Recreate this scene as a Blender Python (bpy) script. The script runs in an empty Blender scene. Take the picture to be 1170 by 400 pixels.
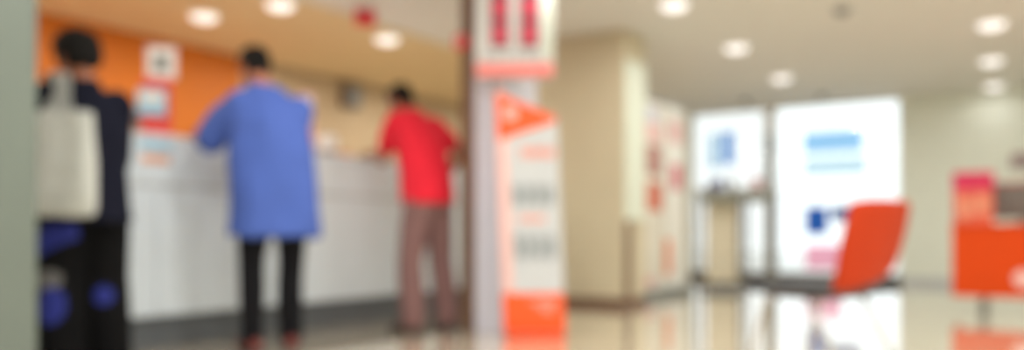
import bpy, bmesh, math, random
from mathutils import Vector, Matrix, noise, Euler
random.seed(7)
SC = bpy.context.scene
COL = SC.collection
PI = math.pi

# ------------------------------------------------------------------ camera numbers
F = 950.0          # focal length in pixels of the 1170 wide frame
CH = 0.65          # camera height
CX, HY = 585.0, 270.0
ANG = math.radians(32.5)
U = Vector((math.sin(ANG), math.cos(ANG), 0))     # along the counter, into the hall
V = Vector((math.cos(ANG), -math.sin(ANG), 0))    # across
CEIL = 2.55

def W(px, Y, z=0.0):
    return Vector(((px - CX) * Y / F, Y, z))
def ZZ(py, Y):
    return CH + (HY - py) * Y / F
def AB(a, b, z=0.0):
    return V * a + U * b + Vector((0, 0, z))
def toAB(p):
    return p.dot(V), p.dot(U)

# ------------------------------------------------------------------ materials
def lin(c):
    c = c / 255.0
    return c / 12.92 if c <= 0.04045 else ((c + 0.055) / 1.055) ** 2.4
def rgb(r, g, b):
    return (lin(r), lin(g), lin(b), 1)
MATS = {}
def mat(name, col, rough=0.6, metal=0.0, vary=0.06, scale=6.0, bump=0.0, emit=0.0, spec=0.5, bscale=None):
    if name in MATS: return MATS[name]
    m = bpy.data.materials.new(name); m.use_nodes = True
    nt = m.node_tree; n = nt.nodes; l = nt.links
    b = n['Principled BSDF']
    tc = n.new('ShaderNodeTexCoord')
    nz = n.new('ShaderNodeTexNoise'); nz.inputs['Scale'].default_value = scale; nz.inputs['Detail'].default_value = 3
    l.new(tc.outputs['Object'], nz.inputs['Vector'])
    rp = n.new('ShaderNodeValToRGB')
    c = col
    rp.color_ramp.elements[0].position = .3; rp.color_ramp.elements[1].position = .7
    rp.color_ramp.elements[0].color = tuple(min(1, x * (1 - vary)) for x in c[:3]) + (1,)
    rp.color_ramp.elements[1].color = tuple(min(1, x * (1 + vary)) for x in c[:3]) + (1,)
    l.new(nz.outputs['Fac'], rp.inputs['Fac'])
    l.new(rp.outputs['Color'], b.inputs['Base Color'])
    b.inputs['Roughness'].default_value = rough
    b.inputs['Metallic'].default_value = metal
    b.inputs['Specular IOR Level'].default_value = spec
    if bump:
        n2 = n.new('ShaderNodeTexNoise'); n2.inputs['Scale'].default_value = bscale or scale * 8
        l.new(tc.outputs['Object'], n2.inputs['Vector'])
        bp = n.new('ShaderNodeBump'); bp.inputs['Strength'].default_value = bump; bp.inputs['Distance'].default_value = .01
        l.new(n2.outputs['Fac'], bp.inputs['Height']); l.new(bp.outputs['Normal'], b.inputs['Normal'])
    if emit:
        l.new(rp.outputs['Color'], b.inputs['Emission Color'])
        b.inputs['Emission Strength'].default_value = emit
    MATS[name] = m
    return m

def mat_floor():
    m = bpy.data.materials.new('polished_tile'); m.use_nodes = True
    nt = m.node_tree; n = nt.nodes; l = nt.links; b = n['Principled BSDF']
    tc = n.new('ShaderNodeTexCoord')
    br = n.new('ShaderNodeTexBrick'); br.offset = 0
    br.inputs['Scale'].default_value = 1.0
    br.inputs['Brick Width'].default_value = .6; br.inputs['Row Height'].default_value = .6
    br.inputs['Mortar Size'].default_value = .004
    br.inputs['Color1'].default_value = rgb(220, 208, 184); br.inputs['Color2'].default_value = rgb(215, 203, 179)
    br.inputs['Mortar'].default_value = rgb(165, 152, 128)
    l.new(tc.outputs['Object'], br.inputs['Vector'])
    nz = n.new('ShaderNodeTexNoise'); nz.inputs['Scale'].default_value = 9; nz.inputs['Detail'].default_value = 5
    l.new(tc.outputs['Object'], nz.inputs['Vector'])
    mx = n.new('ShaderNodeMix'); mx.data_type = 'RGBA'; mx.blend_type = 'OVERLAY'; mx.inputs['Factor'].default_value = .12
    l.new(br.outputs['Color'], mx.inputs['A']); l.new(nz.outputs['Color'], mx.inputs['B'])
    l.new(mx.outputs['Result'], b.inputs['Base Color'])
    b.inputs['Roughness'].default_value = .08
    b.inputs['IOR'].default_value = 1.7
    b.inputs['Coat Weight'].default_value = 1.0; b.inputs['Coat IOR'].default_value = 1.6; b.inputs['Coat Roughness'].default_value = .05
    return m

def mat_glass(name='clear_glass', tint=(.95, .97, .96, 1)):
    m = bpy.data.materials.new(name); m.use_nodes = True
    nt = m.node_tree; n = nt.nodes; l = nt.links
    n.remove(n['Principled BSDF'])
    tr = n.new('ShaderNodeBsdfTransparent'); tr.inputs['Color'].default_value = tint
    gl = n.new('ShaderNodeBsdfGlossy'); gl.inputs['Roughness'].default_value = .02
    fr = n.new('ShaderNodeFresnel'); fr.inputs['IOR'].default_value = 1.3
    mx = n.new('ShaderNodeMixShader')
    l.new(fr.outputs[0], mx.inputs[0]); l.new(tr.outputs[0], mx.inputs[1]); l.new(gl.outputs[0], mx.inputs[2])
    l.new(mx.outputs[0], n['Material Output'].inputs['Surface'])
    return m

def mat_film(name, col, mixt=.6):
    """printed translucent window film: daylight shows through it"""
    m = bpy.data.materials.new(name); m.use_nodes = True
    nt = m.node_tree; n = nt.nodes; l = nt.links
    n.remove(n['Principled BSDF'])
    tr = n.new('ShaderNodeBsdfTransparent'); tr.inputs['Color'].default_value = col
    di = n.new('ShaderNodeBsdfTranslucent'); di.inputs['Color'].default_value = col
    mx = n.new('ShaderNodeMixShader'); mx.inputs[0].default_value = 1 - mixt
    l.new(tr.outputs[0], mx.inputs[1]); l.new(di.outputs[0], mx.inputs[2])
    l.new(mx.outputs[0], n['Material Output'].inputs['Surface'])
    return m

# ------------------------------------------------------------------ object helpers
def tag(o, label=None, cat=None, group=None, kind=None):
    if label: o['label'] = label
    if cat: o['category'] = cat
    if group: o['group'] = group
    if kind: o['kind'] = kind
    return o
def empty(name, loc, rz=0.0, **k):
    o = bpy.data.objects.new(name, None); COL.objects.link(o)
    o.location = loc; o.rotation_euler = (0, 0, rz); o.empty_display_size = .1
    return tag(o, **k)
def link(name, bm, mats, parent=None, smooth=False, loc=None, rz=None):
    me = bpy.data.meshes.new(name)
    bmesh.ops.recalc_face_normals(bm, faces=bm.faces)
    bm.to_mesh(me); bm.free()
    for m in (mats if isinstance(mats, (list, tuple)) else [mats]): me.materials.append(m)
    if smooth:
        for p in me.polygons: p.use_smooth = True
    o = bpy.data.objects.new(name, me); COL.objects.link(o)
    if parent: o.parent = parent
    if loc is not None: o.location = loc
    if rz is not None: o.rotation_euler = (0, 0, rz)
    return o
def NB(): return bmesh.new()
def box(bm, x0, x1, y0, y1, z0, z1, bev=0.0, mi=0, seg=2):
    t = bmesh.new()
    bmesh.ops.create_cube(t, size=1)
    for v in t.verts:
        v.co = Vector(((x0 + x1) / 2 + v.co.x * (x1 - x0), (y0 + y1) / 2 + v.co.y * (y1 - y0), (z0 + z1) / 2 + v.co.z * (z1 - z0)))
    if bev:
        bmesh.ops.bevel(t, geom=t.edges[:], offset=bev, segments=seg, affect='EDGES', profile=.6)
    merge(bm, t, mi)
def merge(bm, t, mi=0, M=None):
    if M is not None: bmesh.ops.transform(t, matrix=M, verts=t.verts)
    for f in t.faces: f.material_index = mi
    me = bpy.data.meshes.new('tmp'); t.to_mesh(me); t.free()
    bm.from_mesh(me); bpy.data.meshes.remove(me)
def prism(bm, pts, y0, y1, bev=0.0, mi=0):
    """polygon in the x-z plane pushed from y0 to y1"""
    t = bmesh.new()
    vs = [t.verts.new((x, y0, z)) for x, z in pts]
    f = t.faces.new(vs)
    r = bmesh.ops.extrude_face_region(t, geom=[f])
    for v in r['geom']:
        if isinstance(v, bmesh.types.BMVert): v.co.y = y1
    if bev: bmesh.ops.bevel(t, geom=t.edges[:], offset=bev, segments=2, affect='EDGES')
    merge(bm, t, mi)
def cone(bm, p, q, r0, r1, n=16, mi=0):
    p, q = Vector(p), Vector(q); d = q - p; L = d.length
    if L < 1e-6: return
    t = bmesh.new()
    bmesh.ops.create_cone(t, cap_ends=True, segments=n, radius1=r0, radius2=r1, depth=L)
    M = Matrix.Translation((p + q) / 2) @ d.to_track_quat('Z', 'Y').to_matrix().to_4x4()
    merge(bm, t, mi, M)
def ell(bm, c, r, M=None, n=20, mi=0):
    t = bmesh.new()
    bmesh.ops.create_uvsphere(t, u_segments=n, v_segments=n // 2 + 2, radius=1)
    S = Matrix.Diagonal((r[0], r[1], r[2], 1))
    MM = Matrix.Translation(Vector(c)) @ (M.to_4x4() if M is not None else Matrix.Identity(4)) @ S
    merge(bm, t, mi, MM)
def chain(bm, pts, rad, n=16):
    for i in range(len(pts)):
        ell(bm, pts[i], (rad[i],) * 3, n=n)
        if i: cone(bm, pts[i - 1], pts[i], rad[i - 1], rad[i], n=n)
def tube(bm, pts, r, n=10, mi=0):
    """round bar through the points, with mitred joints"""
    pts = [Vector(p) for p in pts]
    t = bmesh.new(); rings = []
    up = None
    for i, p in enumerate(pts):
        d = (pts[min(i + 1, len(pts) - 1)] - pts[max(i - 1, 0)]).normalized()
        if up is None:
            up = d.orthogonal().normalized()
        else:
            up = (up - d * up.dot(d)).normalized()
        s = d.cross(up)
        rings.append([t.verts.new(p + (up * math.cos(2 * PI * k / n) + s * math.sin(2 * PI * k / n)) * r) for k in range(n)])
    for a, b in zip(rings, rings[1:]):
        for k in range(n): t.faces.new((a[k], a[(k + 1) % n], b[(k + 1) % n], b[k]))
    t.faces.new(rings[0][::-1]); t.faces.new(rings[-1])
    merge(bm, t, mi)
def loft(bm, rings, n=28, p=2.4):
    """rings: (centre, rx, ry, rot matrix or None): closed super-elliptic body"""
    t = bmesh.new(); R = []
    for c, rx, ry, M in rings:
        c = Vector(c); row = []
        for k in range(n):
            a = 2 * PI * k / n
            ca, sa = math.cos(a), math.sin(a)
            v = Vector((rx * math.copysign(abs(ca) ** (2 / p), ca), ry * math.copysign(abs(sa) ** (2 / p), sa), 0))
            if M is not None: v = M @ v
            row.append(t.verts.new(c + v))
        R.append(row)
    for a, b in zip(R, R[1:]):
        for k in range(n): t.faces.new((a[k], a[(k + 1) % n], b[(k + 1) % n], b[k]))
    t.faces.new(R[0][::-1]); t.faces.new(R[-1])
    bmesh.ops.recalc_face_normals(t, faces=t.faces)
    merge(bm, t)
def fuse(bm, voxel=.01, smooth=4, fold=0.0, fscale=6.0, seed=0.0):
    """fuse overlapping closed shapes into one continuous skin; returns a bmesh"""
    me = bpy.data.meshes.new('fuse'); bm.to_mesh(me); bm.free()
    o = bpy.data.objects.new('fuse', me); COL.objects.link(o)
    r = o.modifiers.new('r', 'REMESH'); r.mode = 'VOXEL'; r.voxel_size = voxel
    if smooth:
        s = o.modifiers.new('s', 'SMOOTH'); s.factor = .5; s.iterations = smooth
    dg = bpy.context.evaluated_depsgraph_get()
    ev = o.evaluated_get(dg); m2 = bpy.data.meshes.new_from_object(ev)
    out = bmesh.new(); out.from_mesh(m2)
    bpy.data.objects.remove(o); bpy.data.meshes.remove(me); bpy.data.meshes.remove(m2)
    if fold:
        out.normal_update()
        for v in out.verts:
            q = Vector((v.co.x * fscale, v.co.y * fscale, v.co.z * fscale * .45)) + Vector((seed, seed, 0))
            v.co += v.normal * fold * noise.noise(q)
    return out

def structure(name, bm, m, smooth=False, rot=True):
    o = link(name, bm, m, smooth=smooth)
    if rot: o.rotation_euler = (0, 0, -ANG)
    o['kind'] = 'structure'
    return o

# ------------------------------------------------------------------ palette
M_floor = mat_floor()
M_ceil = mat('ceiling_paint', rgb(222, 222, 218), .9, vary=.02)
M_ceil_warm = mat('warm_lit_ceiling_tan', rgb(222, 200, 158), .85, vary=.03)  # warm lamp light and orange bounce are put into this ceiling colour
M_tan = mat('tan_wall_paint', rgb(192, 170, 140), .85, vary=.03)
M_orange_wall = mat('orange_wall_paint', rgb(208, 114, 12), .6, vary=.06, scale=1.0)
M_beige = mat('beige_wall_paint', rgb(204, 194, 168), .8, vary=.02)
M_pale = mat('pale_grey_green_wall', rgb(224, 230, 220), .7, vary=.02)
M_pillar = mat('grey_green_pillar_paint', rgb(104, 114, 108), .7, vary=.04, scale=2)
M_lav = mat('pale_lavender_panel', rgb(208, 208, 222), .4, vary=.02)
M_brown = mat('brown_wood_trim', rgb(112, 82, 62), .5, vary=.2, scale=12)
M_dark = mat('dark_grey_laminate', rgb(90, 95, 100), .45, vary=.06)
M_white = mat('white_laminate', rgb(214, 225, 234), .3, vary=.015)
M_groove = mat('grey_groove', rgb(190, 194, 196), .5)
M_wplastic = mat('white_plastic', rgb(235, 235, 232), .4, vary=.02)
M_grey = mat('grey_plastic', rgb(120, 122, 122), .5)
M_lgrey = mat('light_grey_ink', rgb(150, 158, 164), .6)
M_black = mat('black_plastic', rgb(30, 30, 32), .4)
M_red = mat('red_plastic', rgb(232, 34, 56), .4)
M_orange = mat('orange_laminate', rgb(216, 70, 0), .6, spec=.25, vary=.03)
M_orangeprint = mat('orange_print', rgb(248, 92, 30), .5, vary=.03)
M_pink = mat('pale_pink_print', rgb(238, 192, 188), .5, vary=.03)
M_redprint = mat('red_print', rgb(226, 70, 62), .5, vary=.05)
M_magenta = mat('magenta_print', rgb(206, 30, 84), .5, vary=.05)
M_chrome = mat('chrome_tube', rgb(200, 200, 205), .2, metal=1.0, vary=.02)
M_alu = mat('dull_aluminium', rgb(150, 154, 152), .4, metal=.7, vary=.03)
M_mull = mat('grey_green_mullion', rgb(126, 132, 124), .5, vary=.03)
M_lamp = mat('frosted_lamp', (1, .98, .98, 1), .5, vary=.01, emit=.9)
M_lampw = mat('frosted_lamp_warm', (1, .96, .92, 1), .5, vary=.01, emit=.9)
M_glass = mat_glass()
M_glass2 = mat_glass('grey_tinted_glass', (.86, .87, .85, 1))
M_paper = mat('white_paper', rgb(240, 238, 236), .7, vary=.02)
M_blueprint = mat('light_blue_print', rgb(150, 196, 220), .6, vary=.05)

# ------------------------------------------------------------------ the room (a along V, b along U)
AW = -7.08            # wall behind the counter
AR, B0, B1 = 4.4, -2.6, 12.38
WN0, WN1 = -4.6, -1.61   # the glazed shopfront in the back wall
bm = NB(); box(bm, AW - .2, AR + .2, B0 - .2, B1 + .2, -.1, 0); structure('floor', bm, M_floor)
bm = NB(); box(bm, -5.0, AR + .2, B0 - .2, B1 + .2, CEIL, CEIL + .1); structure('ceiling', bm, M_ceil)
bm = NB(); box(bm, AW - .2, -5.0, B0 - .2, B1 + .2, CEIL - .015, CEIL + .1); structure('ceiling_over_counter', bm, M_ceil_warm)
bm = NB(); box(bm, AW - .2, AW, B0, 5.82, 0, CEIL); structure('wall_left', bm, M_orange_wall)
bm = NB(); box(bm, AW - .2, AW, 5.82, B1 + .2, 0, CEIL); structure('wall_left_rear', bm, M_tan)
bm = NB(); box(bm, AR, AR + .2, B0, B1 + .2, 0, CEIL); structure('wall_right', bm, M_pale)
bm = NB(); box(bm, AW - .2, AR + .2, B0 - .2, B0, 0, CEIL); structure('wall_front', bm, M_beige)
bm = NB(); box(bm, WN1, AR, B1, B1 + .2, 0, CEIL); structure('wall_back', bm, M_pale)
bm = NB(); box(bm, AW, WN0, B1, B1 + .2, 0, CEIL); structure('wall_back_left', bm, M_pale)
bm = NB(); box(bm, WN1 + .02, AR, B1 - .012, B1, 0, .09); structure('baseboard_back', bm, M_groove)
bm = NB(); box(bm, WN0, WN1, B1 - .03, B1 + .06, 0, .11); structure('baseboard_window', bm, mat('charcoal_plinth', rgb(60, 62, 64), .5))

def window(n, a0, a1):
    root = empty('window_%d' % n, AB((a0 + a1) / 2, B1 + .02, .10), -ANG, kind='structure')
    w = a1 - a0; h = CEIL - .10
    bm = NB()
    for x in (-w / 2, w / 2 - .03): box(bm, x, x + .03, -.03, .05, 0, h, .004)
    box(bm, -w / 2 + .03, w / 2 - .03, -.03, .05, 0, .03, .004); box(bm, -w / 2 + .03, w / 2 - .03, -.03, .05, h - .03, h, .004)
    f = link('window_frame', bm, M_wplastic, root)
    bm = NB(); box(bm, -w / 2 + .03, w / 2 - .03, .006, .014, .03, h - .03)
    link('glass_pane', bm, M_glass2 if n == 1 else M_glass, f)
MU = -3.375
window(1, WN0, MU - .05); window(2, MU + .05, WN1)
bm = NB(); box(bm, MU - .05, MU + .05, B1 - .05, B1 + .10, 0.0, 2.15, .006); structure('trim_mullion', bm, M_mull)
bm = NB(); box(bm, MU - .05, MU + .05, B1 - .03, B1 + .08, 2.15, CEIL, .004); structure('trim_mullion_head', bm, M_wplastic)

# outside the glass: a pale paved forecourt
bm = NB(); box(bm, -16, 12, B1 + .21, B1 + 30, -.25, -.1)
structure('pavement', bm, mat('pale_paving', rgb(225, 224, 220), .8, vary=.05))

# pillars
def pillar(name, a0, a1, b0, b1, m):
    bm = NB(); box(bm, a0, a1, b0, b1, 0, CEIL, .008); return structure(name, bm, m)
pa, pb = toAB(W(43, 3.0))
pillar('pillar_grey', pa - .45, pa, pb - .45, pb, M_pillar)
pillar('pillar_white', -3.23, -2.98, 4.60, 5.0, M_lav)
bm = NB(); box(bm, -3.36, -3.232, 4.62, 5.0, 0, CEIL, .006); structure('trim_1', bm, M_brown)
pillar('pillar_beige', -4.45, -3.22, 6.96, 7.44, M_beige)
bm = NB(); box(bm, -3.218, -3.20, 6.97, 7.42, .80, 2.28, .004); structure('lit_face_sheet', bm, mat('lit_face_pale_green', rgb(222, 230, 216), .6, vary=.02))  # added pale sheet: its colour carries the light on this pillar side
bm = NB(); box(bm, -3.218, -3.205, 6.97, 7.10, .081, .80, .003); structure('trim_3', bm, M_brown)
bm = NB(); box(bm, -4.46, -3.205, 6.945, 7.44, 0, .08, .004); structure('baseboard_pillar', bm, M_brown)

# ------------------------------------------------------------------ service counter
CA = -4.283
def counter():
    b0, b1 = .7, 6.3
    root = empty('service_counter', AB(CA, (b0 + b1) / 2), -ANG,
                 label='long white service counter with dark grey kickplate, the people standing at it', cat='counter')
    L = (b1 - b0) / 2
    bm = NB(); box(bm, -.62, -.06, -L, L, 0, .19, .003); link('kickplate', bm, M_dark, root)
    n = 5
    for i in range(n):
        y0 = -L + 2 * L * i / n; y1 = -L + 2 * L * (i + 1) / n
        bm = NB(); box(bm, -.60, -.015, y0 + .003, y1 - .003, .19, .93, .004); link('front_panel', bm, M_white, root)
    bm = NB(); box(bm, -.58, -.024, -L, L, .93, .955); link('shadow_groove', bm, M_groove, root)
    for i in range(3):
        y0 = -L + 2 * L * i / 3; y1 = -L + 2 * L * (i + 1) / 3
        bm = NB(); box(bm, -.60, -.012, y0 + .002, y1 - .002, .955, 1.205, .004); link('upper_band', bm, M_white, root)
    bm = NB(); box(bm, -.66, -.004, -L - .02, L + .02, 1.205, 1.24, .010, seg=3); link('worktop', bm, M_white, root)
    # sticker on the upper band
    y = (W(180, 4.77).dot(U)) - (b0 + b1) / 2
    bm = NB(); box(bm, -.012, -.009, y - .10, y + .10, 1.145, 1.195); link('blue_sticker', bm, M_blueprint, root)
    bm = NB(); box(bm, -.012, -.009, y - .09, y + .09, 1.07, 1.12); link('peach_sticker', bm, mat('peach_print', rgb(226, 168, 140), .6), root)
counter()
def on_counter(px, back):
    """point on the worktop that lies 'back' metres behind its front edge and shows at column px"""
    r = (px - CX) / F
    o = AB(CA - back, 0)
    # o + U*b : x = r*y
    b = (r * o.y - o.x) / (U.x - r * U.y)
    return AB(CA - back, b, 1.24)

FACE = math.radians(0)
def display_stand():
    p = on_counter(179, .22)
    s = F / p.y
    root = empty('display_stand', p, math.atan2(-p.x, p.y) * .9,
                 label='red framed notice stand with grey picture panel on the white counter before the orange wall', cat='sign')
    bm = NB(); box(bm, -.10, .10, -.06, .06, 0, .012, .004); link('base', bm, M_wplastic, root)
    bm = NB(); box(bm, -.085, .085, -.012, .012, .012, .36, .006); link('red_holder', bm, M_redprint, root)
    bm = NB(); box(bm, -.105, .055, -.024, -.012, .135, .295, .004); lf = link('leaflet_pocket', bm, M_blueprint, root)
    bm = NB(); box(bm, -.085, .035, -.027, -.024, .21, .275); link('pale_print', bm, M_paper, lf)
    bm = NB(); box(bm, -.06, .115, -.010, .010, .36, .56, .008); pn = link('top_panel', bm, M_pink, root)
    bm = NB(); box(bm, -.045, .10, -.013, -.010, .375, .545); link('white_sheet', bm, M_paper, pn)
    bm = NB(); box(bm, -.01, .06, -.016, -.013, .41, .50, 0); link('grey_picture', bm, M_grey, pn)
display_stand()
def small_terminal():
    p = on_counter(151, .46)
    root = empty('card_terminal', p, ANG, label='beige upright terminal on the counter beside the red framed notice stand', cat='terminal')
    m = mat('beige_plastic', rgb(196, 178, 152), .5)
    bm = NB(); box(bm, -.05, .05, -.05, .05, 0, .02, .006); link('base', bm, m, root)
    bm = NB(); box(bm, -.015, .015, -.015, .015, .02, .08); link('neck', bm, m, root)
    bm = NB(); box(bm, -.07, .07, -.02, .02, .07, .22, .01); h = link('housing', bm, m, root)
    bm = NB(); box(bm, -.055, .055, -.023, -.02, .10, .20); link('screen', bm, M_grey, h)
small_terminal()
def leaflet_stand():
    p = on_counter(350, .18)
    root = empty('leaflet_stand', p, math.radians(15), label='tall pale pink leaflet stand on the counter behind the blue shirt', cat='leaflet stand')
    bm = NB(); box(bm, -.06, .06, -.05, .05, 0, .012, .004); link('base', bm, M_wplastic, root)
    bm = NB(); box(bm, -.055, .055, -.010, .010, .012, .44, .006); link('back_board', bm, M_pink, root)
    bm = NB(); box(bm, -.045, .045, -.016, -.010, .25, .41, .003); link('white_leaflet', bm, M_paper, root)
    bm = NB(); box(bm, -.045, .05, -.03, -.010, .04, .17, .004); link('red_leaflet', bm, mat('salmon_print', rgb(222, 130, 118), .6), root)
leaflet_stand()
def desk_box():
    p = on_counter(374, .20)
    root = empty('tissue_box', p, math.radians(20), label='rounded white box on a brown base, on the counter between blue and red shirts', cat='box')
    bm = NB(); box(bm, -.06, .06, -.05, .05, 0, .045, .008); link('base', bm, M_brown, root)
    bm = NB(); box(bm, -.07, .07, -.06, .06, .045, .16, .03, seg=4); link('white_cover', bm, M_wplastic, root, smooth=True)
    bm = NB(); ell(bm, (0, 0, .163), (.035, .02, .006)); link('slot', bm, M_grey, root)
desk_box()
M_peach = mat('orange_pink_paper', rgb(236, 140, 110), .7)
for i, (px, bk, rz, lab) in enumerate([(393, .10, .2, 'orange pink leaflet lying flat on the counter, nearer the white box'),
                                       (407, .20, -.1, 'orange pink leaflet lying flat on the counter, nearer the red shirt')]):
    p = on_counter(px, bk)
    bm = NB(); box(bm, -.055, .055, -.08, .08, 0, .018, .002)
    o = link('leaflet', bm, M_peach, loc=p, rz=rz)
    tag(o, lab, 'leaflet', 'leaflets on the counter')

# wall speaker high on the tan wall
o = AB(AW, 7.41, 2.20)
root = empty('wall_speaker', o, -ANG, label='small dark speaker high on the tan wall behind the counter', cat='speaker')
bm = NB(); box(bm, 0, .12, -.13, .13, 0, .26, .02); link('cabinet', bm, mat('taupe_plastic', rgb(120, 104, 92), .6), root)
bm = NB(); box(bm, .12, .128, -.11, .11, .02, .24, .003); link('grille', bm, M_grey, root)

# ------------------------------------------------------------------ the orange and white standee
def standee():
    Y = 5.38
    p = W(611, Y)
    root = empty('standee', p, math.radians(2), label='tall white price standee with slanted top and orange base before the white pillar', cat='standee')
    s = Y / F
    def X(px): return (px - 611) * s
    H = lambda py: ZZ(py, Y)
    bm = NB(); box(bm, X(577), X(645), -.08, .07, 0, .02, .006); link('foot', bm, M_orange, root)
    # leaning slightly to the left as it rises
    def lean(z): return -.038 * z
    def poly(pts): return [(X(a) + lean(H(b)) - lean(0), H(b)) for a, b in pts]
    q = lambda pts: [(x, z) for x, z in pts]
    bm = NB()
    prism(bm, [(X(576), .02), (X(646), .02), (X(646) + lean(1.45), H(134)), (X(576) + lean(1.6), H(103))], -.012, .03, .003)
    bd = link('board', bm, mat('board_white', rgb(200, 205, 211), .5, vary=.02), root)
    y = -.0135
    def strip(name, x0, x1, y0, y1, m, par=bd, th=.002, yy=y):
        """rectangle on the board face given by its left/right share 0..1 and its pixel rows"""
        z0, z1 = H(y1), H(y0)
        wl = lambda z, f: X(576) + (X(646) - X(576)) * f + lean(z)
        bm = NB(); prism(bm, [(wl(z0, x0), z0), (wl(z0, x1), z0), (wl(z1, x1), z1), (wl(z1, x0), z1)], yy - th, yy)
        return link(name, bm, m, par)
    strip('pink_edge', 0, .17, 104, 334, M_pink)
    strip('orange_base_panel', 0, 1, 335, 380, M_orangeprint)
    wl = lambda z, f: X(576) + (X(646) - X(576)) * f + lean(z)
    bm = NB(); prism(bm, [(wl(H(161), .02), H(161)), (wl(H(139), .98), H(139)), (wl(H(134), .97), H(134)), (wl(H(106), .02), H(106))], y - .004, y - .002)
    link('orange_flag', bm, M_orangeprint, bd)
    bm = NB(); ell(bm, (wl(H(128), .24), y - .005, H(130)), (.045, .002, .045)); link('white_disc', bm, M_pink, bd)
    def glyphs(name, y0, y1, m, n, f0=.2, f1=.92):
        bm = NB(); z0, z1 = H(y1), H(y0); th = (z1 - z0)
        w = (f1 - f0) / n
        for k in range(n):
            a = f0 + w * (k + .1); b = f0 + w * (k + .9); t = w * .26
            for (xa, xb, za, zb) in ((a, a + t * 1.4, z0, z1), (b - t * 1.4, b, z0 + th * .1, z1 - th * .1)):
                prism(bm, [(wl(za, xa), za), (wl(za, xb), za), (wl(zb, xb), zb), (wl(zb, xa), zb)], y - .002, y)
        return link(name, bm, m, bd)
    glyphs('pink_caption', 168, 181, mat('salmon_ink', rgb(240, 160, 148), .6), 6, .38, .95)
    glyphs('grey_figure', 210, 236, M_lgrey, 4)
    glyphs('pink_line', 246, 254, mat('salmon_ink', rgb(240, 160, 148), .6), 6, .30, .75)
    glyphs('grey_figure', 268, 297, M_lgrey, 4)
    bm = NB()
    for k in range(3):
        z = H(346) + .0 - k * .03
        prism(bm, [(wl(z, .45 + .1 * k), z), (wl(z, .9 - .05 * k), z), (wl(z + .012, .9 - .05 * k), z + .012), (wl(z + .012, .45 + .1 * k), z + .012)], y - .004, y - .002)
    link('pale_lines', bm, M_pink, bd)
standee()

# LED queue sign fixed to the pillar
def led_sign():
    Y = 5.33
    s = Y / F
    p = W(588, Y, ZZ(88, Y))
    root = empty('display_board', p, math.radians(0), label='white display board with two red lit columns high on the white pillar', cat='sign')
    w = 45 * s; h = 2.42 - p.z
    bm = NB(); box(bm, -w, w, 0, .11, 0, h, .008); fr = link('housing', bm, mat('pale_grey_plastic', rgb(198, 197, 197), .5), root)
    bm = NB(); box(bm, -w + .006, w - .006, -.004, 0, .006, .085, .002); link('red_band', bm, mat('soft_red_print', rgb(232, 120, 116), .5), root)
    bm = NB(); box(bm, w - .075, w - .01, -.003, 0, .12, h - .02, .001); link('pale_strip', bm, mat('pale_green_print', rgb(196, 204, 192), .5), root)
    led = mat('red_led', rgb(206, 56, 84), .5, vary=.15, scale=30, emit=.05)
    pan = mat('dark_maroon_panel', rgb(112, 58, 66), .4, vary=.1)
    for x in (-.095, .095):
        bm = NB(); box(bm, x - .062, x + .062, -.006, 0, .19, h - .03, .002); d = link('dark_column', bm, pan, root)
        for k in range(3):
            z = .215 + k * .165
            bm = NB()
            for (xa, xb, za, zb) in ((-.045, -.010, 0, .12), (.010, .045, 0, .12)):
                box(bm, x + xa, x + xb, -.008, -.006, z + za, z + zb)
            link('lit_bars', bm, led, d)
    bm = NB()
    for k in range(6): box(bm, -.20 + k * .065, -.155 + k * .065, -.003, 0, .12, .15)
    link('grey_caption', bm, M_lgrey, root)
    # bracket back to the pillar
    bm = NB(); box(bm, -.20, -.14, .11, .195, h * .45, h * .6, .004); link('bracket', bm, M_grey, root)
led_sign()
# red alarm box on the brown trim, red box below the ceiling
p = W(526, 5.74, ZZ(52, 5.74))
root = empty('alarm_box', AB(-3.335, 4.62, 1.93), -ANG, label='tiny red alarm box on the brown pillar trim', cat='alarm')
bm = NB(); box(bm, -.045, .045, -.05, 0, 0, .09, .008); link('case', bm, M_red, root)
bm = NB(); cone(bm, (0, -.048, .045), (0, -.056, .045), .018, .018); link('push_disc', bm, M_wplastic, root)
p = W(417, 6.9, CEIL)
root = empty('ceiling_sign', p, math.radians(15), label='small red box sign hanging from the ceiling above the counter', cat='sign')
for x in (-.05, .05):
    bm = NB(); cone(bm, (x, 0, -.03), (x, 0, 0), .006, .006); link('hanger', bm, M_alu, root)
bm = NB(); box(bm, -.085, .085, -.03, .03, -.15, -.03, .01); link('red_case', bm, M_red, root)
bm = NB(); box(bm, -.05, .05, -.033, -.03, -.11, -.07); link('dark_red_face', bm, M_magenta, root)

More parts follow.
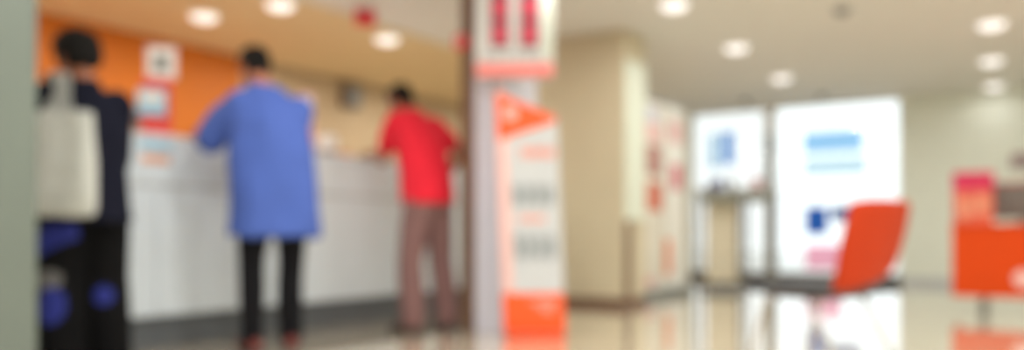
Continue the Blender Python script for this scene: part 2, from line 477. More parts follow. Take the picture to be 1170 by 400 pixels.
# ------------------------------------------------------------------ roll-up banners by the beige pillar
def rollup(start, length, h, label, kind):
    c = start + U * (length / 2)
    root = empty('rollup_banner', c, -ANG, label=label, cat='banner', group='roll-up banners')
    L = length / 2
    bm = NB(); box(bm, -.11, .09, -L, L, 0, .09, .02); link('base_cassette', bm, M_alu, root)
    bm = NB(); cone(bm, (-.03, 0, .08), (-.03, 0, h), .010, .010); link('pole', bm, M_alu, root)
    bm = NB(); box(bm, -.012, .0, -L + .02, L - .02, .08, h, .002); sh = link('printed_sheet', bm, mat('banner_white' if kind else 'banner_cream', rgb(232, 232, 226) if kind else rgb(222, 218, 206), .6), root)
    bm = NB(); box(bm, -.02, .01, -L, L, h, h + .03, .006); link('top_rail', bm, M_alu, root)
    def pr(name, y0, y1, z0, z1, m):
        bm = NB(); box(bm, 0, .003, -L + y0 * 2 * L, -L + y1 * 2 * L, z0, z1); link(name, bm, m, sh)
    if kind == 0:
        pr('lilac_print', .3, .8, 1.86, 2.02, mat('lilac_print', rgb(196, 196, 210), .6))
        pr('pink_print', .3, .9, 1.66, 1.84, mat('rose_print', rgb(222, 180, 178), .6))
        pr('brown_picture', .35, .9, 1.30, 1.62, mat('red_brown_print', rgb(170, 120, 112), .6, vary=.25, scale=9))
        pr('red_picture', .30, .95, .92, 1.22, mat('rust_print', rgb(206, 120, 100), .6, vary=.3, scale=9))
        pr('pink_strip', .1, .7, .12, .22, mat('rose_print', rgb(222, 180, 178), .6))
    else:
        pr('red_badge', .30, .75, 1.18, 1.46, mat('rose_red_print', rgb(206, 96, 112), .6, vary=.2))
        pr('orange_stripe', .02, .30, .22, .62, mat('soft_orange_print', rgb(230, 140, 104), .6))
        pr('pale_print', .2, .8, 1.7, 1.95, mat('rose_print', rgb(222, 180, 178), .6))
rollup(W(724, 8.4), .78, 2.08, 'cream roll-up banner with red brown pictures, next to the beige pillar', 0)
rollup(W(759, 9.10), .66, 2.10, 'white roll-up banner with an orange stripe low down, next to the writing stand', 1)

# ------------------------------------------------------------------ writing stand by the glass
def writing_stand():
    p = W(843, 9.97)
    root = empty('writing_stand', p, -ANG + .12, label='tall grey writing stand with dark legs and beige panels before the bright glass', cat='table')
    w, d, h = .43, .25, 1.16
    bm = NB(); box(bm, -w - .03, w + .03, -d - .02, d + .02, h, h + .05, .01); link('table_top', bm, mat('pale_grey_top', rgb(176, 178, 176), .4), root)
    bm = NB(); box(bm, -w, w, -d, d, h - .10, h, .004); link('apron', bm, M_mull, root)
    lm = mat('dark_olive_metal', rgb(112, 108, 96), .5)
    for x in (-w + .03, .06, w - .03):
        for y in (-d + .03, d - .03):
            bm = NB(); box(bm, x - .022, x + .022, y - .022, y + .022, 0, h - .10, .004); link('leg', bm, lm, root)
    bm = NB(); box(bm, -w + .06, .03, -.02, .0, .10, h - .10); link('back_panel', bm, mat('light_beige_panel', rgb(228, 222, 200), .7), root)
    bm = NB(); box(bm, -w + .06, .03, -d + .02, -d + .05, .02, .10); link('foot_rail', bm, lm, root)
    bm = NB(); box(bm, -w + .06, .03, d - .05, d - .02, .02, .10); link('foot_rail', bm, lm, root)
    def on(name, x, y, lab, cat, build):
        r = empty(name, root.matrix_basis @ Vector((x, y, h + .05)), -ANG, label=lab, cat=cat)
        build(r)
    def tray(r):
        bm = NB(); box(bm, -.10, .10, -.09, .09, 0, .015, .004); link('base', bm, M_black, r)
        bm = NB()
        for k in range(3): box(bm, -.095 + k * .065, -.04 + k * .065, -.04, .06, .015, .10 + .02 * k, .003)
        link('form_stack', bm, mat('slate_blue_print', rgb(96, 110, 160), .6, vary=.2, scale=15), r)
    on('form_tray', -.26, -.02, 'dark tray of blue forms on the writing stand', 'tray', tray)
    def cup(r):
        bm = NB(); loft(bm, [((0, 0, 0), .035, .035, None), ((0, 0, .10), .042, .042, None)], n=20, p=2); link('cup_body', bm, mat('olive_plastic', rgb(120, 112, 92), .5), r, smooth=True)
        bm = NB()
        for k in range(3): cone(bm, (.01 * k - .01, .01 * (k % 2), .05), (.03 * k - .03, .02 * (k - 1), .17), .005, .004, 8)
        link('pens', bm, M_black, r)
    on('pen_cup', -.07, .02, 'olive cup with pens on the writing stand beside the blue forms', 'cup', cup)
    def redb(r):
        bm = NB(); box(bm, -.055, .055, -.05, .05, 0, .13, .008); b = link('body', bm, mat('dull_red_plastic', rgb(186, 92, 92), .5), r)
        bm = NB(); box(bm, -.04, .04, -.053, -.05, .03, .07); link('pale_label', bm, M_paper, b)
    on('suggestion_box', .22, 0, 'small dull red box on the right half of the writing stand', 'box', redb)
bpy.context.view_layer.update()
writing_stand()

# ------------------------------------------------------------------ printed film on the glass
def film(px0, px1, py0, py1, name, col, label, group=None):
    """a poster film on the inner face of the glass"""
    def a_at(px):
        r = (px - CX) / F; o = U * (B1 + .02)
        return (r * o.y - o.x) / (V.x - r * V.y)
    a0, a1 = a_at(px0), a_at(px1)
    Y = AB((a0 + a1) / 2, B1).y
    z0, z1 = ZZ(py1, Y), ZZ(py0, Y)
    bm = NB(); box(bm, -(a1 - a0) / 2, (a1 - a0) / 2, .0015, .0055, 0, z1 - z0)
    o = link(name, bm, mat_film(name + '_film', col), loc=AB((a0 + a1) / 2, B1 + .02, z0), rz=-ANG)
    tag(o, label, 'window poster', group)
    return o
film(918, 986, 149, 174, 'window_poster', (.60, .79, .95, 1), 'wide pale blue poster high on the bright glass')
film(918, 990, 180, 200, 'window_banner', (.80, .90, .95, 1), 'very pale blue strip poster just below the wide pale blue one')
film(920, 946, 236, 268, 'window_sticker', (.17, .33, .62, 1), 'dark blue square poster on the glass left of the orange chair back')
film(950, 984, 236, 252, 'window_sticker', (.16, .24, .46, 1), 'navy strip poster on the glass touching the orange chair back')
film(920, 962, 280, 308, 'window_notice', (.98, .68, .76, 1), 'pink poster low on the glass above the grey seat')
film(810, 821, 152, 192, 'window_placard', (.66, .82, .94, 1), 'narrow pale blue poster above the writing stand, left of a stronger blue one')
film(825, 839, 150, 188, 'window_placard', (.42, .62, .90, 1), 'narrow stronger blue poster above the writing stand')

# ------------------------------------------------------------------ orange chair
def chair():
    base = Vector((1.368, 3.17, 0))
    l = Vector((.81, .59, 0)).normalized(); f = Vector((-l.y, l.x, 0))
    rz = math.atan2(-f.x, f.y)
    root = empty('visitor_chair', base, rz, label='orange backed chair with grey seat and chrome legs on the shiny floor', cat='chair')
    # seat pad: x across, y forward
    bm = NB(); box(bm, -.205, .205, .02, .44, .422, .468, .016, seg=3); link('seat', bm, mat('dark_grey_fabric', rgb(62, 64, 68), .8, vary=.08, scale=40), root, smooth=True)
    # shell back: curved sheet with thickness
    t = bmesh.new(); nx, nz = 14, 14; th = .018
    def P(i, k, off):
        x = (i / nx - .5) * 2; q = k / nz
        wdt = .205 - .012 * q + .012 * math.sin(q * PI)
        top = .014 * (abs(x) ** 4)
        z = .435 + q * (.352 - top) + (1 - q) * (.09 * max(0, (x + 1) / 2) ** 1.3 + .01 * abs(x) ** 3)
        yv = .005 - .078 * q + .01 * q * q + .030 * x * x
        return (x * wdt, yv - off, z)
    A = [[t.verts.new(P(i, k, 0)) for i in range(nx + 1)] for k in range(nz + 1)]
    B = [[t.verts.new(P(i, k, th)) for i in range(nx + 1)] for k in range(nz + 1)]
    for k in range(nz):
        for i in range(nx):
            t.faces.new((A[k][i], A[k][i + 1], A[k + 1][i + 1], A[k + 1][i])); t.faces.new((B[k][i], B[k + 1][i], B[k + 1][i + 1], B[k][i + 1]))
    for k in range(nz):
        for i in (0, nx): t.faces.new((A[k][i], A[k + 1][i], B[k + 1][i], B[k][i]))
    for i in range(nx):
        for k in (0, nz): t.faces.new((A[k][i], A[k][i + 1], B[k][i + 1], B[k][i]))
    link('backrest', t, mat('orange_shell_plastic', rgb(178, 50, 4), .6, spec=.25, vary=.03), root, smooth=True)
    # under frame
    bm = NB(); box(bm, -.15, .15, .10, .36, .405, .425, .004); link('seat_bracket', bm, M_brown, root)
    legs = [((-.18, .15, .42), (-.20, -.06, .0)), ((.18, .15, .42), (.20, -.06, .0)), ((-.18, .33, .42), (-.20, .45, .0)), ((.18, .33, .42), (.20, .45, .0))]
    for p, q in legs:
        p, q = Vector(p), Vector(q)
        bm = NB(); tube(bm, [p + Vector((-p.x * .4, 0, 0)), p, p.lerp(q, .1), q + Vector((0, 0, .012))], .011); lg = link('leg', bm, M_chrome, root, smooth=True)
        bm = NB(); cone(bm, q, q + Vector((0, 0, .02)), .015, .014); link('glide', bm, M_black, lg)
chair()

# ------------------------------------------------------------------ orange desk, carton and monitor
def desk():
    p = W(1088, 7.1)
    D = empty('reception_desk', p, -ANG, label='orange fronted desk on a grey leg at the pale wall', cat='desk')
    w, d = 1.3, .65
    bm = NB(); box(bm, -.01, w + .01, -.02, d, .725, .75, .006); link('desk_top', bm, M_orange, D)
    bm = NB(); box(bm, 0, w, 0, .02, .14, .725, .003); fp = link('front_panel', bm, M_orange, D)
    bm = NB(); box(bm, 0, .02, .02, d - .01, .14, .725, .003); link('side_panel', bm, M_orange, D)
    bm = NB(); box(bm, w - .02, w, .02, d - .01, .14, .725, .003); link('side_panel', bm, M_orange, D)
    for x in (.22, w - .22):
        for y in (.12, d - .12):
            bm = NB(); box(bm, x - .025, x + .025, y - .025, y + .025, .01, .725, .003); lg = link('leg', bm, M_alu, D)
            bm = NB(); cone(bm, (x, y, 0), (x, y, .014), .03, .028); link('foot', bm, M_black, lg)
    bm = NB(); t = bmesh.new()
    bmesh.ops.create_cone(t, cap_ends=True, segments=28, radius1=.075, radius2=.075, depth=.004)
    merge(bm, t, 0, Matrix.Translation((.52, -.002, .30)) @ Matrix.Rotation(PI / 2, 4, 'X')); link('white_round_emblem', bm, M_pink, fp)
    R = Matrix.Translation(p) @ Matrix.Rotation(-ANG, 4, 'Z')
    c = empty('brochure_box', R @ Vector((.145, .16, .75)), -ANG + .2, label='magenta topped brochure box with orange pictures on the orange desk', cat='box')
    bm = NB(); box(bm, -.145, .145, -.07, .07, 0, .30, .004); b = link('carton', bm, mat('salmon_red_print', rgb(222, 100, 76), .5, vary=.1), c)
    bm = NB(); box(bm, -.15, .15, -.075, .075, .29, .45, .01); link('magenta_header', bm, M_magenta, c)
    for k, x in enumerate((-.07, .06)):
        bm = NB(); box(bm, x - .045, x + .045, -.073, -.07, .05 + .03 * k, .23 + .02 * k); link('picture_print', bm, mat('peach_picture', rgb(226, 150, 120), .6, vary=.2, scale=14), b)
    m = empty('monitor', R @ Vector((.53, .24, .75)), -ANG + .05, label='dark grey monitor seen from behind on the orange desk', cat='monitor')
    mg = mat('taupe_grey_plastic', rgb(112, 106, 102), .5)
    bm = NB(); loft(bm, [((0, 0, 0), .13, .09, None), ((0, 0, .012), .125, .085, None)]); link('base', bm, mg, m)
    bm = NB(); box(bm, -.035, .035, -.02, .02, .012, .16, .005); link('neck', bm, mg, m)
    bm = NB(); box(bm, -.235, .235, -.01, .03, .05, .36, .012); h = link('housing', bm, mg, m)
    bm = NB(); box(bm, -.13, .13, -.035, -.01, .09, .29, .012); link('rear_bulge', bm, mg, h)
    bm = NB(); box(bm, -.215, .215, .03, .032, .07, .34); link('screen', bm, M_black, h)
    bm = NB(); box(bm, -.2, .2, -.0125, -.0095, .335, .352); link('red_strip', bm, mat('dull_red_plastic2', rgb(190, 80, 70), .5), h)
desk()
# picture on the pale wall above the desk
def a_on_back(px):
    r = (px - CX) / F; o = U * B1
    return (r * o.y - o.x) / (V.x - r * V.y)
a = a_on_back(1166); Y = AB(a, B1).y
root = empty('wall_notice', AB(a, B1, ZZ(192, Y)), -ANG, label='small maroon and grey notice on the pale wall above the monitor', cat='notice')
bm = NB(); box(bm, -.10, .16, -.02, 0, 0, .18, .004); link('backing', bm, mat('dusty_maroon', rgb(158, 116, 118), .6), root)
bm = NB(); box(bm, -.06, .10, -.023, -.02, .05, .12); link('grey_print', bm, M_lgrey, root)

# ------------------------------------------------------------------ ceiling fittings
def downlight(px, py, warm, label):
    z = CEIL - (.015 if warm else 0)
    Y = F * (z - CH) / (HY - py)
    p = W(px, Y, z)
    root = empty('downlight', p, -ANG, label=label, cat='ceiling light', group='round ceiling downlights')
    bm = NB(); t = bmesh.new()
    loft(bm, [((0, 0, -.012), .125, .125, None), ((0, 0, -.004), .135, .135, None), ((0, 0, 0), .135, .135, None)], n=32, p=2)
    link('trim_ring', bm, M_wplastic, root, smooth=False)
    bm = NB(); loft(bm, [((0, 0, -.060), .03, .03, None), ((0, 0, -.056), .065, .065, None), ((0, 0, -.044), .095, .095, None), ((0, 0, -.026), .11, .11, None), ((0, 0, -.010), .113, .113, None)], n=32, p=2)
    link('diffuser', bm, M_lampw if warm else M_lamp, root, smooth=True)
    return p
LP = []
for px, py, wm, lab in [
    (1133, 26, 0, 'round ceiling light highest in the right hand row of three'),
    (1133, 68, 0, 'round ceiling light, middle of the right hand row of three'),
    (1136, 97, 0, 'round ceiling light lowest in the right hand row, above the pale wall'),
    (770, 4, 0, 'round ceiling light cut by the top edge, above the beige pillar side'),
    (841, 53, 0, 'round ceiling light, middle of the row leading towards the bright glass'),
    (893, 88, 0, 'round ceiling light nearest the bright glass'),
    (233, 17, 1, 'round warm ceiling light above the orange wall, left of the blue shirt'),
    (320, 4, 1, 'round warm ceiling light at the top edge, above the blue shirt'),
    (442, 43, 1, 'round warm ceiling light above the red shirt')]:
    LP.append((downlight(px, py, wm, lab), wm))
def detector(px, Y, label):
    p = W(px, Y, CEIL)
    root = empty('smoke_detector', p, 0, label=label, cat='detector', group='ceiling detectors')
    bm = NB(); loft(bm, [((0, 0, -.02), .07, .07, None), ((0, 0, 0), .075, .075, None)], n=28, p=2); link('base', bm, M_lgrey, root)
    bm = NB(); loft(bm, [((0, 0, -.055), .02, .02, None), ((0, 0, -.045), .045, .045, None), ((0, 0, -.018), .055, .055, None)], n=28, p=2); link('sensor_head', bm, M_grey, root)
detector(962, 6.95, 'small grey ceiling detector near the top edge, right of the middle lights')
detector(852, 11.6, 'small grey ceiling detector just before the glass, left of the mullion')
detector(940, 11.2, 'small grey ceiling detector just before the glass, above the blue posters')

def lamp(p, e, col, size=.22):
    d = bpy.data.lights.new('downlight_or_fill', 'AREA'); d.shape = 'DISK'; d.size = size; d.energy = e; d.color = col
    o = bpy.data.objects.new('downlight_or_fill', d); COL.objects.link(o); o.location = Vector(p) - Vector((0, 0, .075))
COOL = (1, .975, .93); WARM = (1, .95, .86)
E_R, E_L = 12, 11
for p, w in LP: lamp(p, E_L if w else (E_R if toAB(p)[1] < 11.3 else 1.5), WARM if w else COOL)
for b in (.4, 1.7, 3.0): lamp(AB(-2.4, b, CEIL), 9, COOL)  # added fill row without fixtures, unseen, to brighten the counter front
# the same rows go on outside the frame
for a in (-.45, -2.57, 1.7, 3.5):
    for b in (-.9, .93, 2.76, 4.6, 6.4, 8.2, 10.06):
        q = AB(a, b, CEIL)
        if any((q - p).length < .9 for p, w in LP): continue
        lamp(q, E_R * (2.3 if (b < 4 and a > -1) else 1), COOL)  # unseen hall lamps boosted beyond their row to brighten the counter
for a in (-5.25, -6.2):
    for b in (-.4, 1.3, 3.0, 4.6, 6.06, 7.8, 9.6):
        q = AB(a, b, CEIL)
        if any((q - p).length < .75 for p, w in LP): continue
        lamp(q, E_L, WARM)

# ------------------------------------------------------------------ people
def rot_to(d, up=Vector((0, 0, 1))):
    d = Vector(d).normalized(); x = d.cross(up)
    if x.length < 1e-3: x = Vector((1, 0, 0))
    x.normalize(); u = x.cross(d)
    return Matrix((x, d, u)).transposed()          # columns: side, forward, up
def hand(bm, wrist, d, palm_n, side, curl=.35):
    """wrist -> fingers along d; palm_n points out of the palm; side=+1 thumb on +x of (d x n)"""
    d = Vector(d).normalized(); n = Vector(palm_n); n = (n - d * n.dot(d)).normalized(); s = d.cross(n) * side
    w = Vector(wrist)
    M = Matrix((s, d, n)).transposed()
    ell(bm, w + d * .045, (.040, .055, .017), M, n=16)
    ell(bm, w + d * .07, (.040, .030, .014), M, n=16)
    for k, (off, L) in enumerate(((.031, .070), (.011, .080), (-.010, .074), (-.030, .058))):
        p = w + d * (.088 - .004 * abs(k - 1)) + s * off; pts = [p - d * .02, p]; a = curl * .5; dd = d
        for seg in (.45, .32, .25):
            dd = (d * math.cos(a) + n * math.sin(a) + s * off * .8).normalized()
            p = p + dd * L * seg; pts.append(p); a += curl
        chain(bm, pts, [.0095, .009, .0085, .008, .0072], n=10)
    p = w + d * .02 + s * .028
    dd = (d * .65 + s * .75 + n * .15).normalized(); q = p + dd * .04; r = q + (d * .9 + s * .35 + n * .25).normalized() * .032; e = r + (d + n * .3).normalized() * .022
    chain(bm, [p, q, r, e], [.015, .0115, .010, .0085], n=10)
def head(bm, c, M, k=1.0):
    c = Vector(c)
    P = lambda x, y, z: c + M @ Vector((x * k, y * k, z * k))
    e = lambda p, r: ell(bm, P(*p), tuple(v * k for v in r), M, n=20)
    e((0, -.008, .028), (.074, .092, .082))            # cranium
    e((0, .022, -.030), (.060, .066, .078))            # face
    e((0, .048, -.085), (.034, .034, .026))            # chin
    e((0, .072, .022), (.055, .018, .012))             # brow
    e((0, .094, -.012), (.010, .014, .024)); e((0, .103, -.028), (.015, .014, .011))   # nose
    e((.036, .066, -.030), (.020, .018, .020)); e((-.036, .066, -.030), (.020, .018, .020))  # cheeks
    e((0, .085, -.060), (.023, .009, .006)); e((0, .083, -.069), (.020, .009, .007))   # lips
    for s in (-1, 1): e((s * .076, -.006, -.012), (.009, .020, .031)); e((s * .080, -.012, .002), (.007, .016, .016))   # ears
def hair(c, M, k, m, parent, vol=.012, back=-.04, shag=.008):
    c = Vector(c); bm = NB()
    P = lambda x, y, z: c + M @ Vector((x * k, y * k, z * k))
    e = lambda p, r: ell(bm, P(*p), tuple(v * k for v in r), M, n=22)
    e((0, -.014, .046), (.078 + vol, .090 + vol, .072 + vol))
    e((0, -.050, .0), (.070 + vol, .050 + vol, .062 + vol * .6))
    e((0, .045, .078), (.055, .04, .028 + vol))
    for s in (-1, 1): e((s * .072, .005, .022), (.012, .026, .036))
    b = fuse(bm, .008, 3)
    b.normal_update()
    for v in b.verts: v.co += v.normal * shag * noise.noise(v.co * 55)
    return link('hair', b, m, parent, smooth=True)

SKINS = {'a': mat('brown_skin', rgb(150, 92, 66), .55, vary=.05, scale=12), 'b': mat('tan_skin', rgb(176, 112, 84), .55, vary=.05, scale=12)}
M_eye = mat('eye_dark', rgb(38, 26, 22), .2); M_eyew = mat('eye_white', rgb(230, 226, 220), .3)
M_hair = mat('black_hair', rgb(14, 12, 11), .7, spec=.2, vary=.3, scale=60, bump=.4)
def shoe(root, ank, yaw, m, sole, k=1.0):
    bm = NB(); R = Matrix.Rotation(yaw, 3, 'Z'); a = Vector((ank[0], ank[1], 0))
    Q = lambda x, y, z: a + R @ Vector((x * k, y * k, z * k))
    e = lambda p, r: ell(bm, Q(*p), tuple(v * k for v in r), R)
    e((0, -.04, .045), (.038, .05, .045)); e((0, .05, .042), (.041, .10, .034)); e((0, .12, .036), (.045, .065, .028)); e((0, -.02, .085), (.036, .042, .03))
    b = fuse(bm, .008, 3)
    for v in b.verts: v.co.z = max(v.co.z, .012)
    s = link('shoe', b, m, root, smooth=True)
    bm = NB(); t = bmesh.new()
    pts = [(.036, -.075), (.036, 0), (.044, .09), (.038, .15), (.0, .185), (-.038, .15), (-.044, .09), (-.036, 0), (-.036, -.075), (0, -.092)]
    vs = [t.verts.new(Q(x, y, .0)) for x, y in pts]; f = t.faces.new(vs)
    r = bmesh.ops.extrude_face_region(t, geom=[f])
    for v in r['geom']:
        if isinstance(v, bmesh.types.BMVert): v.co.z = .020
    merge(bm, t); link('sole', bm, sole, s)

def person(loc, heading, J, label, skin, shirt, trousers, shoes, k=1.0):
    """J: joints in metres, x to the person's right, y forward"""
    rz = math.atan2(-heading[0], heading[1])
    hd = Vector(J['head']); HM = Euler((J.get('pitch', 0), J.get('tilt', 0), J.get('yaw', 0)), 'ZXY').to_matrix() if False else (Matrix.Rotation(J.get('yaw', 0), 3, 'Z') @ Matrix.Rotation(J.get('tilt', 0), 3, 'Y') @ Matrix.Rotation(J.get('pitch', 0), 3, 'X'))
    bm = NB()
    head(bm, hd, HM, k)
    nk, ch, wa, pe = (Vector(J[n]) for n in ('neck', 'chest', 'waist', 'pelvis'))
    chain(bm, [hd + HM @ Vector((0, -.02, -.05)) * k, nk], [.054 * k, .060 * k])
    loft(bm, [(pe + Vector((0, 0, -.09)), .13 * k, .09 * k, None), (pe, .155 * k, .10 * k, None), (wa, .13 * k, .088 * k, None), (ch, .150 * k, .100 * k, None),
              (ch.lerp(nk, .55), .145 * k, .085 * k, None), (nk + Vector((0, 0, .0)), .07 * k, .06 * k, None)])
    for s in ('L', 'R'):
        sh, el, wr = (Vector(J[n + s]) for n in ('sh', 'el', 'wr'))
        chain(bm, [sh, sh.lerp(el, .45), el, el.lerp(wr, .3), wr], [.052 * k, .044 * k, .037 * k, .037 * k, .026 * k])
        hip, kn, an = (Vector(J[n + s]) for n in ('hip', 'kn', 'an'))
        chain(bm, [hip, hip.lerp(kn, .5), kn, kn.lerp(an, .3), an], [.082 * k, .068 * k, .050 * k, .050 * k, .034 * k])
        R = Matrix.Rotation(J.get('toe' + s, 0), 3, 'Z'); a = Vector((an.x, an.y, 0))
        chain(bm, [a + R @ Vector((0, -.03, .04)), a + R @ Vector((0, .06, .040)), a + R @ Vector((0, .13, .034))], [.028, .027, .022])
    for s, sgn in (('L', 1), ('R', -1)):
        hand(bm, J['wr' + s], J['hd' + s], J.get('pn' + s, (0, 0, -1)), J.get('th' + s, 1), J.get('curl' + s, .3))
    b = fuse(bm, .0065, 2)
    # eyes join the same mesh
    for sx in (-1, 1):
        c = hd + HM @ (Vector((sx * .031, .079, .000)) * k)
        ell(b, c, (.0125 * k,) * 3, n=12, mi=1)
        ell(b, c + HM @ Vector((0, .0085, 0)) * k, (.0062 * k,) * 3, n=10, mi=2)
    body = link('person', b, [skin, M_eyew, M_eye], None, smooth=True, loc=loc, rz=rz)
    tag(body, label, 'person', 'people at the counter')
    # ---- shirt
    bm = NB(); g = shirt
    rings = []
    for z, cx, cy, rx, ry in g['rings']: rings.append(((cx, cy, z), rx, ry, None))
    loft(bm, rings, n=32, p=2.3)
    for s in ('L', 'R'):
        sh, el, wr = (Vector(J[n + s]) for n in ('sh', 'el', 'wr'))
        f = g['sleeve']
        if f <= 1:
            e = sh.lerp(el, f); chain(bm, [sh + Vector((0, 0, -.015)), sh.lerp(el, f * .5), e], [g['r0'], g['r1'], g['r1'] * .98])
        else:
            e = el.lerp(wr, f - 1); chain(bm, [sh + Vector((0, 0, -.015)), sh.lerp(el, .5), el, e], [g['r0'], g['r1'], g['r1'] * .9, g['r1'] * .7])
    if g.get('collar'):
        loft(bm, [(nk + Vector((0, -.005, -.05)), .085 * k, .08 * k, None), (nk + Vector((0, -.0, .035)), .068 * k, .066 * k, None)])
    b = fuse(bm, .011, 4, fold=g.get('fold', .012), fscale=g.get('fs', 7), seed=loc[0] * 9)
    link('shirt', b, g['mat'], body, smooth=True)
    # ---- trousers
    g = trousers; bm = NB()
    wz = g['top']
    loft(bm, [((pe.x, pe.y, wz), g['w'] * .96, g['d'] * .96, None), ((pe.x, pe.y, pe.z), g['w'], g['d'], None), ((pe.x, pe.y, pe.z - .10), g['w'] * .95, g['d'] * .95, None)])
    for s in ('L', 'R'):
        hip, kn, an = (Vector(J[n + s]) for n in ('hip', 'kn', 'an'))
        r = g['r']; an2 = Vector((an.x, an.y, g.get('hem', .05) + r[3]))
        chain(bm, [hip, hip.lerp(kn, .5), kn, an2], r, n=20)
        loft(bm, [(Vector((an.x, an.y, g.get('hem', .05))), r[3] * .98, r[3] * 1.02, None), (an2, r[3], r[3], None)], p=2)
    b = fuse(bm, .011, 4, fold=g.get('fold', .010), fscale=8, seed=loc[0] * 5)
    if 'paint' in g:
        for fc in b.faces: fc.material_index = g['paint'](fc.calc_center_median())
    link('trousers', b, g['mat'], body, smooth=True)
    # belt line / hair / shoes
    hair(hd, HM, k, M_hair, body, J.get('vol', .010), shag=J.get('shag', .006))
    for s in ('L', 'R'): shoe(body, J['an' + s], J.get('toe' + s, 0), shoes[0], shoes[1], k)
    return body

# blue shirt, seen from behind
J2 = dict(head=(-.085, .13, 1.615), pitch=-.30, yaw=.25, neck=(-.04, .07, 1.47), chest=(0, .03, 1.28), waist=(0, 0, 1.08), pelvis=(0, 0, .93),
          shL=(-.185, .05, 1.405), elL=(-.315, .17, 1.20), wrL=(-.33, .44, 1.275), hdL=(.05, 1, -.12),
          shR=(.140, .05, 1.385), elR=(.185, .28, 1.17), wrR=(.07, .52, 1.275), hdR=(-.25, 1, -.10), thL=1, thR=-1,
          hipL=(-.095, 0, .90), knL=(-.12, .03, .49), anL=(-.125, -.02, .09), hipR=(.095, 0, .90), knR=(.105, .05, .50), anR=(.10, .03, .09), toeL=.2, toeR=-.15)
person(W(313, 4.70), (-.45, .89), J2, 'person in a long loose blue shirt and black trousers leaning on the counter', SKINS['b'],
       dict(mat=mat('blue_cotton', rgb(68, 95, 176), .85, vary=.05, scale=10, bump=.2), sleeve=.95, r0=.085, r1=.092, collar=True, fold=.022, fs=7,
            rings=[(.645, .005, .0, .262, .165), (.70, .005, .0, .260, .165), (.95, .0, .0, .245, .155), (1.15, -.005, .01, .232, .150), (1.30, -.015, .03, .210, .140), (1.40, -.035, .05, .170, .115), (1.47, -.035, .07, .12, .09), (1.515, -.045, .08, .075, .07)]),
       dict(mat=mat('black_trouser', rgb(20, 20, 24), .9, spec=.15), top=1.02, w=.165, d=.125, r=(.102, .092, .076, .066), hem=.05),
       (mat('dark_red_shoe', rgb(120, 48, 44), .5), M_black))

# red shirt, leaning on the counter
J3 = dict(head=(.0, .28, 1.615), pitch=-.35, yaw=.15, neck=(.005, .19, 1.50), chest=(0, .08, 1.30), waist=(0, .02, 1.06), pelvis=(0, -.02, .92),
          shL=(-.15, .16, 1.45), elL=(-.11, .34, 1.19), wrL=(.03, .58, 1.275), hdL=(.1, 1, -.12),
          shR=(.17, .11, 1.45), elR=(.295, -.03, 1.24), wrR=(.225, .12, 1.01), hdR=(-.45, .8, -.25), pnR=(-1, -.3, 0), thL=1, thR=1,
          hipL=(-.09, -.02, .89), knL=(-.14, .02, .48), anL=(-.16, -.03, .09), hipR=(.09, -.02, .89), knR=(.13, .0, .48), anR=(.15, -.05, .09), toeL=.25, toeR=-.25, vol=.006)
person(W(488, 5.75), (-.75, .66), J3, 'person in a red shirt and brown trousers leaning on the counter, hand on hip', SKINS['a'],
       dict(mat=mat('red_cotton', rgb(224, 24, 50), .85, vary=.04, scale=10, bump=.2), sleeve=.62, r0=.075, r1=.074, collar=True, fold=.012,
            rings=[(.875, .0, -.015, .205, .155), (.94, .0, -.01, .20, .152), (1.08, .0, .01, .195, .145), (1.28, .0, .06, .205, .145), (1.41, .0, .11, .195, .120), (1.49, .0, .15, .135, .095), (1.55, .005, .185, .075, .07)]),
       dict(mat=mat('maroon_brown_trouser', rgb(126, 93, 92), .85, vary=.08), top=.93, w=.17, d=.120, r=(.108, .098, .088, .082), hem=.03),
       (mat('dark_brown_shoe', rgb(62, 44, 36), .5), M_black))

# dark clothes with the tote bag
k1 = .94
def paint1(c):
    q = c.x * .692 - c.y * .72; z = c.z
    if abs((z - .64) - .55 * (q + .09)) < .06 and q < .02: return 1
    if ((q + .075) / .06) ** 2 + ((z - .34) / .085) ** 2 < 1: return 1
    if ((q + .095) / .06) ** 2 + ((z - .455) / .05) ** 2 < 1: return 2
    if ((q - .085) / .04) ** 2 + ((z - .375) / .045) ** 2 < 1: return 1
    return 0
J1 = dict(head=(-.03, .05, 1.48), pitch=-.12, yaw=.35, neck=(-.01, .01, 1.345), chest=(0, 0, 1.18), waist=(0, 0, 1.0), pelvis=(0, 0, .86),
          shL=(-.17, .01, 1.285), elL=(-.235, .20, 1.17), wrL=(-.12, .43, 1.275), hdL=(.2, 1, -.12),
          shR=(.135, .0, 1.285), elR=(.150, .03, 1.02), wrR=(.135, .17, .84), hdR=(-.05, .35, -1), pnR=(-1, 0, 0), thL=1, thR=1,
          hipL=(-.09, 0, .83), knL=(-.11, .03, .46), anL=(-.115, -.01, .085), hipR=(.085, 0, .83), knR=(.085, .03, .46), anR=(.095, -.02, .085), toeL=.2, toeR=-.2, vol=.026, shag=.014)
p1 = W(99, 3.85)
person(p1, (-.72, .69), J1, 'person in dark navy top and black blue trousers carrying a white tote bag', SKINS['a'],
       dict(mat=mat('navy_cotton', rgb(20, 22, 36), .9, spec=.12, vary=.06, scale=10, bump=.2), sleeve=1.9, r0=.076, r1=.064, collar=True, fold=.012,
            rings=[(.715, .0, .0, .205, .16), (.77, .0, .0, .19, .15), (.95, .0, .0, .172, .135), (1.15, .0, .0, .168, .132), (1.25, .0, .0, .15, .108), (1.31, -.005, .005, .11, .08), (1.34, -.01, .01, .07, .066)]),
       dict(mat=[mat('black_sport_trouser', rgb(13, 13, 15), .9, spec=.12), mat('royal_blue_panel', rgb(20, 34, 122), .8), mat('grey_panel', rgb(96, 96, 98), .8)], top=.84, w=.175, d=.135, r=(.108, .112, .106, .10), hem=.03, paint=paint1),
       (M_black, M_grey), k=k1)
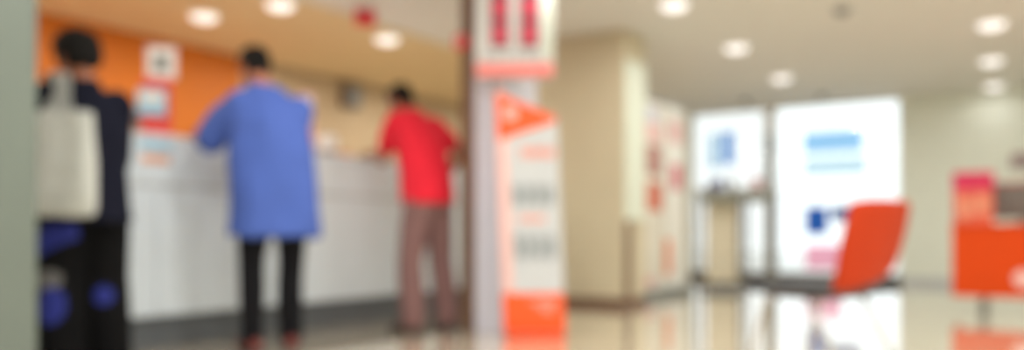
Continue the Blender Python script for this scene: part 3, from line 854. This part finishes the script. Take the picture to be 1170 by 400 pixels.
# tote bag hanging from the left shoulder
def tote():
    rz = math.atan2(.72, .69)
    R = Matrix.Translation(p1) @ Matrix.Rotation(rz, 4, 'Z')
    c = R @ Vector((-.165, -.215, .735))
    yaw = .10
    root = empty('tote_bag', c, yaw, label='white fabric tote bag hanging at the back of the navy top', cat='bag')
    Wd, Hh = .135, .455
    bm = NB()
    R_ = []
    for q, fx, fy in ((0, .86, .55), (.03, .96, .9), (.2, 1.0, 1.25), (.5, .99, 1.15), (.8, .96, .7), (1, .93, .32)):
        R_.append(((.0, 0, q * Hh), Wd * fx, .045 * fy, None))
    loft(bm, R_, n=40, p=3.2)
    b = fuse(bm, .010, 3, fold=.014, fscale=9, seed=3)
    cloth = mat('white_canvas', rgb(186, 189, 186), .9, vary=.04, scale=14, bump=.2)
    link('bag_body', b, cloth, root, smooth=True)
    # handles run up over the shoulder
    inv = (Matrix.Translation(c) @ Matrix.Rotation(yaw, 4, 'Z')).inverted()
    Sp = inv @ (R @ Vector((-.125, .015, 1.375)))
    L2 = lambda x, y, z: inv @ (R @ Vector((x, y, z)))
    for sg in (-1, 1):
        a = Vector((-.03 + sg * .035, -.01, Hh - .04))
        pts = [a, L2(-.150 - sg * .005, -.150, 1.28), L2(-.140, -.115, 1.345), L2(-.130, -.05, 1.385), L2(-.125, .02, 1.39), L2(-.125, .09, 1.35), L2(-.13, .12, 1.28)]
        # flat strap
        t = bmesh.new(); L = []
        for i, p in enumerate(pts):
            o = Vector((.030, 0, 0)) if sg < 0 else Vector((.026, 0, 0))
            off = Vector((sg * .012, 0, 0))
            L.append((t.verts.new(p + off - o), t.verts.new(p + off + o)))
        for (p0, p1_), (q0, q1) in zip(L, L[1:]): t.faces.new((p0, p1_, q1, q0))
        bmesh.ops.solidify(t, geom=t.faces[:], thickness=.005)
        link('strap', t, cloth, root, smooth=False)
tote()

# ------------------------------------------------------------------ daylight, camera, view
w = bpy.data.worlds.new('daylight'); SC.world = w; w.use_nodes = True
bg = w.node_tree.nodes['Background']; bg.inputs['Color'].default_value = (.93, .97, 1, 1); bg.inputs['Strength'].default_value = 1.6

cd = bpy.data.cameras.new('camera'); cam = bpy.data.objects.new('camera', cd); COL.objects.link(cam)
cam.location = (0, 0, CH); cam.rotation_euler = (PI / 2, 0, 0)
cd.sensor_width = 36; cd.sensor_fit = 'HORIZONTAL'; cd.lens = F / 1170 * 36
cd.shift_y = (HY - 200) / 1170
cd.clip_start = .02; cd.clip_end = 200
cd.dof.use_dof = True; cd.dof.focus_distance = .30
BLUR = 21.0          # blur disc in pixels
cd.dof.aperture_fstop = (cd.lens / 1000) / (BLUR / (F * (1 / .30 - 1 / 6.0)))
SC.camera = cam
SC.view_settings.view_transform = 'Standard'; SC.view_settings.look = 'None'
SC.view_settings.gamma = 1; SC.view_settings.use_curve_mapping = False
SC.view_settings.exposure = 0.0
SC.cycles.use_denoising = True
SC.cycles.max_bounces = 8; SC.cycles.diffuse_bounces = 4; SC.cycles.sample_clamp_indirect = 8
